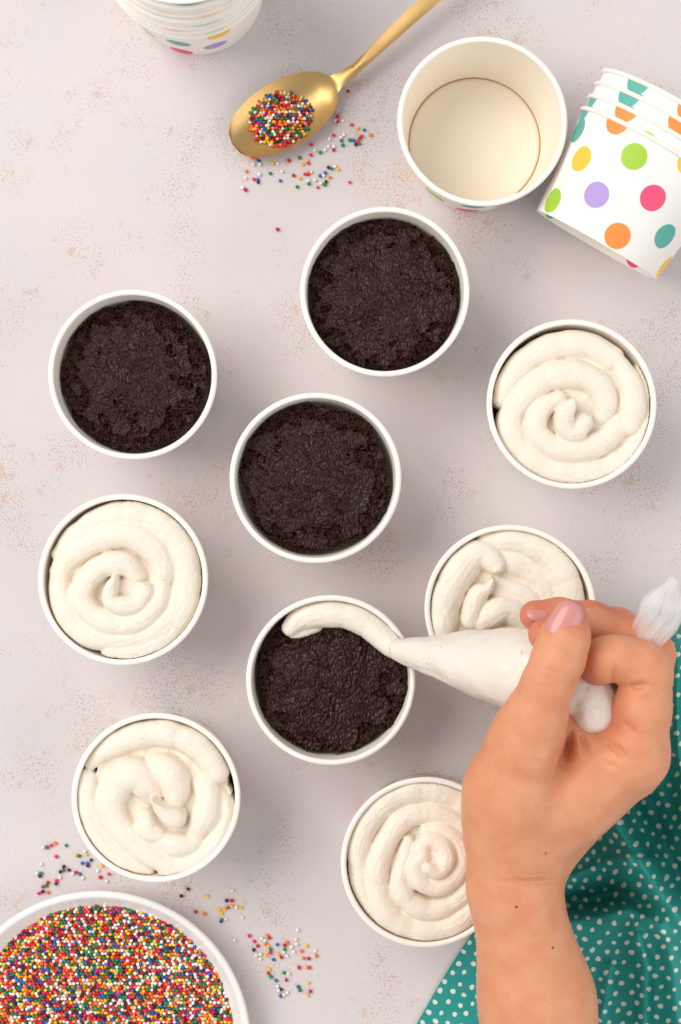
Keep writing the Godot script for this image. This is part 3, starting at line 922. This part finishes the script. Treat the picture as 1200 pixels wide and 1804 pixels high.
func _ready() -> void:
	rng.seed = 20
	# camera
	var cam := Camera3D.new()
	cam.name = "camera"
	add_child(cam)
	cam.position = Vector3(0, HIGH, 0)
	cam.rotation_degrees = Vector3(-90, 0, 0)
	cam.fov = rad_to_deg(2.0 * atan(902.0 / FOCAL))
	cam.near = 0.05
	cam.far = 20.0
	cam.current = true
	# the white room's soft bounce, and one large soft window of light from the upper left
	var env := Environment.new()
	env.background_mode = Environment.BG_COLOR
	env.background_color = Color(0.93, 0.94, 0.96)
	env.background_energy_multiplier = 0.56
	env.tonemap_mode = Environment.TONE_MAPPER_LINEAR
	env.tonemap_exposure = 1.07
	env.sdfgi_enabled = true; env.ssao_enabled = true; env.ssil_enabled = true
	var we := WorldEnvironment.new()
	we.name = "room_light"
	we.environment = env
	add_child(we)
	var key := AreaLight3D.new()
	key.name = "window_light"
	key.area_size = Vector2(2.3, 1.9)
	key.light_energy = 6.4
	key.light_color = Color(1.0, 0.982, 0.960)
	key.shadow_enabled = true
	key.area_range = 6.0
	add_child(key)
	key.look_at_from_position(Vector3(-1.62, 2.15, -0.80), Vector3(0.02, 0.0, 0.03), Vector3.UP)

	# a white reflector across the table softens the shadows
	var bounce := AreaLight3D.new()
	bounce.name = "reflector_light"
	bounce.area_size = Vector2(2.4, 1.8)
	bounce.light_energy = 2.3
	bounce.light_color = Color(1.0, 0.985, 0.97)
	bounce.shadow_enabled = true
	bounce.area_range = 6.0
	add_child(bounce)
	bounce.look_at_from_position(Vector3(2.1, 1.6, 0.9), Vector3(0.0, 0.0, 0.0), Vector3.UP)

	# the tabletop
	var tt := table_texture()
	var mt := StandardMaterial3D.new()
	mt.albedo_texture = tt[0]
	mt.roughness = 0.62
	mt.metallic_specular = 0.35
	mt.heightmap_enabled = true
	mt.heightmap_texture = tt[1]
	mt.heightmap_scale = 0.012
	var slab := ArrayMesh.new()
	var v := PackedVector3Array(); var uv := PackedVector2Array(); var idx := PackedInt32Array()
	var L := Vector3(0.9, 0.0, 1.1)
	for q in [[-1, -1], [1, -1], [-1, 1], [1, 1]]:
		v.append(Vector3(q[0] * L.x, 0, q[1] * L.z)); uv.append(Vector2(q[0] * L.x / 0.48 + 0.31, q[1] * L.z / 0.60 + 0.47))
	for q in [[-1, -1], [1, -1], [-1, 1], [1, 1]]:
		v.append(Vector3(q[0] * L.x, -0.02, q[1] * L.z)); uv.append(Vector2(q[0] * L.x / 0.48, q[1] * L.z / 0.60))
	idx.append_array([0, 1, 2, 1, 3, 2])
	slab = build_mesh(v.slice(0, 4), idx, uv.slice(0, 4))
	var tab := obj("tabletop", slab, mt)
	tab.set_meta("kind", "structure"); tab.set_meta("label", "pale pinkish plaster tabletop with tan flecks and worn scrapes")

	# materials of the cups, cakes and cream
	m_print = mat(Color.WHITE, 0.5, 0.4)
	m_print.albedo_texture = dot_print()
	m_paper = mat(Color8(247, 242, 233), 0.5, 0.4)
	m_inside = mat(Color8(246, 235, 217), 0.5, 0.4)
	m_edge = mat(Color8(200, 152, 96), 0.7, 0.3)
	m_cake = vmat(0.18, 0.38)
	relief(m_cake, bump_texture(noise(121, 0.085, 4), 512), 0.12, 45.0)
	m_cream = vmat(0.5, 0.40)
	m_cream.subsurf_scatter_enabled = true
	m_cream.subsurf_scatter_strength = 0.12
	relief(m_cream, bump_texture(noise(131, 0.03, 3), 256), 0.02, 30.0)

	# cups; a spot is the middle of the rim in the photograph
	var foot := func(px: float, py: float) -> Vector3:
		var p := P(px, py, 57.4); return Vector3(p.x, 0.0, p.z)
	var E: Vector3 = foot.call(1007, 712); var F: Vector3 = foot.call(217, 1021); var G: Vector3 = foot.call(899, 1073); var I: Vector3 = foot.call(275, 1405); var J: Vector3 = foot.call(750, 1519)
	var B: Vector3 = foot.call(678, 514); var C: Vector3 = foot.call(234, 660); var D: Vector3 = foot.call(556, 842); var H: Vector3 = foot.call(583, 1198); var A: Vector3 = foot.call(850, 214)
	var cup := make_cup()
	cup.position = A; cup.rotation.y = 2.2
	cup.set_meta("label", "empty white paper cup standing open, tan ring round its bare floor")
	copy(cup, "paper_cup", "paper cup of bare chocolate cake below the empty cup", B, 0.4)
	copy(cup, "paper_cup", "paper cup of bare chocolate cake at the left of the photo", C, 1.9)
	copy(cup, "paper_cup", "paper cup of bare chocolate cake in the middle of the photo", D, 3.1)
	copy(cup, "paper_cup", "paper cup of chocolate cake under the tip of the piping bag", H, 4.4)
	copy(cup, "paper_cup", "frosted paper cup at the right edge, below the lying stack of cups", E, 5.2)
	copy(cup, "paper_cup", "frosted paper cup at the left, above the lower left frosted cup", F, 0.9)
	copy(cup, "paper_cup", "frosted paper cup partly hidden by the fingers and piping bag", G, 2.7)
	copy(cup, "paper_cup", "frosted paper cup just above the plate of sprinkles", I, 3.7)
	copy(cup, "paper_cup", "frosted paper cup partly hidden by the bare forearm", J, 0.2)
	# the standing stack at the top edge
	var st := P(347, -20, 0)
	var word := ["lowest cup", "second cup from the bottom", "third cup from the bottom", "fourth cup from the bottom", "fifth cup from the bottom", "sixth cup from the bottom", "seventh cup from the bottom", "eighth cup from the bottom", "topmost cup"]
	for k in 9:
		copy(cup, "paper_cup", word[k] + " of the upright nested stack cut by the top edge", st + Vector3(0.0003 * k, 0.0072 * k, 0.0004 * sin(k * 2.0)), 2.09 + (0.0 if k == 0 else 0.5 * k)).set_meta("group", "upright nested stack of polka dot paper cups")
	# the stack that lies on its side
	var tilt := deg_to_rad(9.4)
	var flat := Vector3(0.504, 0.0, -0.863).normalized()
	var ay := flat * cos(tilt) + Vector3.UP * sin(tilt)
	var ux := Vector3.UP * cos(tilt) - flat * sin(tilt)
	var where := ["outermost polka dot cup", "second cup in", "third cup in", "innermost cup"]
	for k in 4:
		var o := copy(cup, "paper_cup", where[k] + " of the nested stack lying on its side", Vector3.ZERO)
		var bs := Basis(ux, ay, ux.cross(ay))
		o.transform = Transform3D(bs.rotated(ay, [0.0, 0.02, 0.68, 0.70][k]), P(1050, 432, 37.2) + ay * 0.0074 * k)
		o.set_meta("group", "polka dot paper cups lying on their side")

	# cakes
	make_cake(201, 0.0478, "dark chocolate cake with crumbly edge in the cup below the empty cup", B, true, Vector2(-0.001, 0.001), 0.035)
	make_cake(211, 0.0468, "dark chocolate cake with shiny crust in the cup at the left", C, true, Vector2(-0.001, -0.001), 0.030)
	make_cake(221, 0.0484, "dark chocolate cake in the cup in the middle of the photo", D, true, Vector2(-0.002, 0.001), 0.034)
	make_cake(231, 0.0484, "dark chocolate cake with a first rope of buttercream along its top edge", H, true, Vector2(-0.001, 0.0), 0.036)
	make_cake(241, 0.0440, "chocolate cake showing as slivers round the right hand frosting swirl", E, false)
	make_cake(251, 0.0440, "chocolate cake showing as a sliver above the left hand frosting swirl", F, false)
	make_cake(261, 0.0440, "chocolate cake showing beside the frosting behind the fingers", G, false)
	make_cake(271, 0.0440, "chocolate cake showing as a dark line by the frosting above the plate", I, false)
	make_cake(281, 0.0440, "chocolate cake beneath the frosting beside the forearm", J, false)

	# buttercream
	make_swirl("buttercream_swirl", "cream frosting swirl with a pointed centre in the cup at the right edge", E, [
		[[180, 560, 50, 5.5], [228, 440, 51, 6.6], [340, 320, 51, 7.0], [500, 255, 51, 7.4], [670, 255, 51, 7.2], [800, 330, 50.5, 7]],
		[[1000, 640, 50, 5], [990, 740, 50, 6.5], [920, 870, 50.5, 7.2], [790, 955, 50.5, 7.4], [610, 985, 50.5, 7.4], [420, 945, 50.5, 7.4], [270, 830, 51, 7.2], [222, 690, 51.5, 7.0], [270, 580, 52, 7.2], [370, 480, 52.5, 7.6], [480, 425, 53, 7.8], [620, 425, 53, 7.8], [720, 480, 52.5, 7.4], [765, 570, 52, 6.8], [745, 650, 51.5, 5.6]],
		[[850, 700, 52, 5.6], [770, 790, 53, 6.4], [650, 845, 54, 6.6], [500, 845, 54.5, 6.8], [395, 780, 55, 6.6], [368, 690, 55.5, 6.2], [415, 610, 56, 5.6], [500, 565, 56, 5.0]],
		[[640, 690, 57, 5.6], [600, 755, 58, 5.2], [545, 735, 59, 5.2], [535, 660, 61, 5.0], [570, 600, 64, 3.2], [590, 558, 67, 0.8]],
		[[800, 290, 51, 2.6], [860, 380, 53, 5.2], [915, 500, 53.5, 6.6], [925, 620, 53.5, 6.8], [905, 715, 53, 5.4]],
		[[960, 380, 51, 2.4], [1000, 500, 51.5, 3.6], [1000, 600, 51, 3.6], [965, 690, 51, 3]],
	], 301, 0.0525, [830.0, 530.0, 0.30833], Vector2(0.001, 0.001))
	make_swirl("buttercream_swirl", "cream frosting swirl with a rounded centre in the left hand cup", F, [
		[[195, 410, 51, 4.2], [290, 310, 51.5, 6.4], [430, 225, 52, 7.6], [610, 205, 52, 7.8], [750, 270, 52, 7.8], [845, 390, 51.5, 7.6], [870, 540, 51, 7.4], [850, 680, 51, 7.4], [760, 820, 51, 7.6], [620, 905, 51, 7.4], [480, 905, 51, 7.0]],
		[[205, 500, 51, 5.8], [250, 420, 52, 6.8], [390, 330, 53, 7.6], [560, 300, 53.5, 8.2], [690, 370, 53, 8.0], [745, 480, 52, 7.0], [715, 570, 51.5, 5.0]],
		[[200, 500, 51, 6.0], [205, 620, 51.5, 6.6], [250, 750, 52, 7.0], [350, 830, 52.5, 7.2], [500, 850, 52.5, 7.2], [650, 830, 52.5, 7.2], [780, 740, 52, 7], [840, 600, 51.5, 6]],
		[[595, 520, 54.5, 5.0], [540, 460, 55.5, 6.4], [430, 470, 56, 6.6], [340, 545, 56, 6.4], [310, 640, 55.5, 6.6], [370, 725, 55.5, 6.6], [480, 775, 55.5, 6.8], [610, 760, 55.5, 6.8], [700, 680, 55, 6.2], [735, 600, 54.5, 5]],
		[[640, 610, 57.5, 5.4], [600, 670, 58.5, 5.4], [520, 680, 60, 5.2], [460, 650, 61, 4.4], [465, 580, 63, 3.4], [485, 530, 65, 1.2]],
		[[545, 590, 53, 6], [590, 590, 53, 6]],
	], 311, 0.0525, [40.0, 840.0, 0.33333], Vector2(0.001, 0.002))
	make_swirl("buttercream_swirl", "cream frosting with a torn ridge in the cup behind the fingers", G, [
		[[185, 900, 51, 7], [175, 720, 51.5, 8.0], [200, 540, 52, 8.6], [300, 350, 52.5, 8.8], [410, 265, 53, 7.6], [505, 335, 56, 5.0], [512, 368, 60, 1.6]],
		[[450, 190, 51, 5.0], [600, 185, 51.5, 7.0], [740, 225, 51.5, 7.4], [860, 300, 52, 8.0], [935, 430, 52.5, 8.4], [965, 580, 52.5, 8.2], [955, 740, 52, 8]],
		[[540, 290, 49, 8], [680, 350, 49, 8.2], [790, 440, 49, 8], [840, 560, 49, 7]],
		[[520, 470, 50, 6.5], [640, 510, 51, 6.8], [740, 590, 51, 6.6], [790, 680, 51, 6]],
		[[490, 430, 62, 1.0], [455, 480, 59, 3.0], [400, 520, 56, 5.4], [365, 610, 55, 6.0], [355, 680, 54, 5.6]],
		[[420, 690, 54, 6], [520, 620, 55, 7.4], [600, 620, 54, 7], [680, 690, 53, 6.4]],
	], 321, 0.0515, [730.0, 900.0, 0.28333], Vector2(0.0005, 0.003))
	make_swirl("buttercream_swirl", "cream frosting with heaped folds in the cup above the sprinkle plate", I, [
		[[940, 560, 50, 5.0], [985, 620, 50.5, 5.6], [985, 720, 50.5, 6.2], [920, 860, 51, 6.8], [800, 960, 51, 7.0], [660, 985, 51, 6.8]],
		[[180, 470, 51, 5.6], [178, 590, 51, 6.8], [215, 720, 51, 7.2], [290, 850, 51, 7.0], [400, 950, 51, 6.6], [530, 1010, 50, 4.2]],
		[[330, 470, 52.5, 6.4], [310, 590, 53, 7.2], [345, 710, 53, 7.2], [430, 820, 53, 7.0], [540, 910, 53, 6.6], [650, 970, 52.5, 5.6]],
		[[560, 560, 53, 6.0], [480, 450, 54.5, 9.4], [390, 470, 54, 8.4], [345, 560, 53.5, 6.8]],
		[[575, 390, 53, 6.2], [660, 430, 54.5, 8.0], [700, 520, 54, 7.6], [690, 600, 53, 5.4]],
		[[200, 385, 51, 3.6], [280, 310, 52, 5.2], [420, 235, 53, 6.8], [600, 200, 53.5, 7.2], [760, 240, 53.5, 7.2], [870, 320, 53.5, 7.2], [940, 430, 53.5, 6.6]],
		[[860, 500, 52, 5.4], [890, 570, 53, 7.2], [875, 680, 53.5, 7.4], [825, 770, 53, 5.2], [805, 850, 52, 2.6]],
		[[600, 820, 53.5, 5.4], [700, 860, 54, 6.4], [790, 850, 53, 5.4], [820, 800, 52, 4]],
		[[515, 700, 55, 5.4], [530, 770, 55.5, 6.0], [590, 800, 55, 5.0]],
		[[556, 602, 67, 0.9], [600, 650, 63, 3.2], [660, 690, 60, 5.2], [695, 705, 58.5, 5.6]],
	], 331, 0.0520, [100.0, 1230.0, 0.30], Vector2(0.0008, 0.001))
	make_swirl("buttercream_swirl", "cream frosting swirl of fine rings in the cup beside the forearm", J, [
		[[250, 800, 50.5, 5.2], [205, 660, 51, 6.2], [245, 480, 51.5, 6.8], [370, 320, 51.5, 7.0], [540, 225, 52, 7.0], [720, 215, 52, 7.0], [900, 270, 52, 7.0], [1050, 390, 52, 7.0], [1110, 560, 52, 7], [1100, 760, 52, 7], [1040, 960, 52, 7], [900, 1130, 52, 7], [700, 1190, 51.5, 7.0], [520, 1150, 51.5, 6.8], [390, 1040, 52, 6.6], [340, 880, 52.5, 6.4], [345, 720, 53, 6.2], [410, 560, 53.5, 6.2], [520, 420, 54, 6.0], [680, 370, 54, 6.0], [850, 400, 54, 6.0], [970, 520, 54, 6.0], [1020, 680, 54, 6.0], [990, 860, 54, 6.0], [880, 990, 54, 6.0], [720, 1050, 54, 6.0], [580, 1000, 54.5, 6.0], [500, 880, 55, 5.8], [520, 740, 55.5, 4.6], [560, 560, 55, 3.2]],
		[[190, 700, 50, 4.6], [215, 850, 50.5, 5.6], [290, 985, 50.5, 6.0], [400, 1110, 50.5, 6.2], [540, 1200, 50.5, 5.6]],
		[[690, 500, 56, 4.4], [800, 500, 57, 5.4], [900, 570, 57, 5.4], [935, 690, 57, 5.4], [890, 810, 57, 5.6], [770, 880, 57.5, 5.8], [650, 850, 58, 5.6], [610, 750, 59, 5.2], [660, 680, 61, 4.8]],
		[[690, 690, 58, 5.5], [760, 710, 58, 5.5]],
		[[640, 640, 59, 4.4], [700, 560, 59, 5.0], [800, 600, 60, 5.2], [830, 700, 61, 5.2], [770, 780, 62, 4.6], [700, 760, 64, 3.2]],
	], 341, 0.0520, [580.0, 1340.0, 0.25], Vector2(0.0012, -0.001))
	make_swirl("buttercream_rope", "short rope of cream frosting leaving the tip of the piping bag", H, [
		[[335, 318, 50, 4.6], [395, 268, 51, 6.4], [510, 245, 51.5, 7.2], [640, 255, 52, 7.2], [740, 300, 53, 7.2], [820, 365, 55, 7.0], [870, 410, 57.5, 6.8], [900, 430, 59.0, 5.6]],
		[[345, 352, 49, 2.4], [390, 345, 49, 2.6], [470, 305, 49, 4]],
	], 351, 0.0, [400.0, 1000.0, 0.33333])

	make_bag()
	make_person()
	make_cloth()
	make_spoon()
	make_plate()

	# loose sprinkles
	ball = SphereMesh.new(); ball.radius = 0.00100; ball.height = 0.00200; ball.radial_segments = 14; ball.rings = 8
	for k in INK: candy[k] = mat(Color8(INK[k][0], INK[k][1], INK[k][2]), 0.38, 0.45)
	scatter("scattered to the right of the gold spoon", [390.0, 110.0, 0.23333], {
		"red": [[958, 216], [877, 446], [848, 662], [1047, 572]], "pink": [[880, 407], [985, 471], [848, 550], [1060, 556], [1031, 597], [680, 621], [677, 699]],
		"yellow": [[1027, 496], [647, 738], [611, 769]], "blue": [[1080, 510], [998, 588]], "orange": [[1128, 549]],
		"green": [[908, 590], [969, 586], [917, 625], [747, 680], [1044, 613]], "purple": [[1015, 620]],
		"white": [[915, 440], [925, 545], [903, 566], [815, 578], [808, 634], [848, 634], [703, 664], [780, 660], [862, 436]]})
	scatter("scattered below the gold spoon", [390.0, 110.0, 0.23333], {
		"yellow": [[215, 706], [385, 762], [590, 873], [880, 806]], "orange": [[255, 728], [190, 823], [660, 831], [820, 869]], "pink": [[238, 716], [245, 881], [630, 843], [728, 943], [970, 905], [657, 762]],
		"red": [[512, 741], [545, 853], [184, 962], [655, 846]], "green": [[592, 719], [370, 838], [661, 916], [573, 939], [780, 922], [833, 803]],
		"blue": [[284, 743], [276, 884], [446, 893], [784, 834], [746, 856]], "purple": [[278, 905], [809, 792], [792, 900]],
		"white": [[240, 768], [290, 768], [425, 762], [285, 845], [458, 822], [183, 870], [160, 945], [655, 893], [706, 888], [772, 854], [750, 912], [856, 786], [680, 826]]})
	scatter("alone on the table above the cake cups", [0.0, 0.0, 1.0], {"red": [[489, 404]]})
	scatter("scattered above the plate by the left edge", [0.0, 1440.0, 0.4], {
		"green": [[207, 132], [292, 124], [349, 170], [181, 247], [279, 233], [203, 301]], "orange": [[243, 114], [211, 331]], "pink": [[225, 124], [248, 173], [249, 279], [188, 306], [480, 250], [171, 335]],
		"yellow": [[334, 167], [380, 163], [448, 213]], "purple": [[402, 188], [387, 213], [281, 217], [266, 240], [304, 232], [176, 259], [247, 292], [188, 327]],
		"blue": [[363, 202], [386, 202], [352, 250]], "red": [[335, 242], [442, 264], [211, 287]], "white": [[190, 132], [182, 206], [163, 245], [264, 264], [365, 267], [320, 248], [430, 235], [470, 281], [373, 150]]})
	scatter("scattered above the right side of the plate", [0.0, 1440.0, 0.4], {
		"purple": [[829, 316], [799, 346], [999, 367], [974, 458]], "yellow": [[913, 347], [1020, 391], [988, 405], [966, 407], [976, 423], [1060, 398]], "red": [[1022, 367], [863, 416]], "pink": [[1005, 398]],
		"orange": [[902, 425]], "green": [[977, 451]], "white": [[1022, 322], [1067, 440], [994, 449], [1032, 541], [1040, 396]]})
	scatter("scattered to the right of the sprinkle plate", [400.0, 1540.0, 0.26667], {
		"pink": [[148, 408], [181, 444], [285, 519], [545, 618]], "red": [[204, 475], [281, 422], [381, 470], [360, 550], [273, 655], [476, 618], [540, 558], [392, 700], [551, 775]],
		"orange": [[268, 406], [255, 464], [397, 452], [492, 509], [507, 556], [587, 540]], "yellow": [[272, 475], [254, 536], [337, 529], [278, 627], [518, 615], [525, 474], [536, 719], [531, 799]],
		"blue": [[333, 466], [308, 565], [325, 703], [471, 744], [356, 805]], "green": [[289, 499], [382, 497], [290, 678], [377, 652], [481, 767]], "purple": [[177, 500], [358, 762]],
		"white": [[228, 424], [250, 438], [193, 535], [220, 530], [220, 560], [375, 516], [396, 538], [440, 512], [460, 462], [455, 432], [425, 480], [582, 507], [578, 543], [405, 658], [333, 739], [375, 797], [466, 370], [398, 782], [340, 768]]})
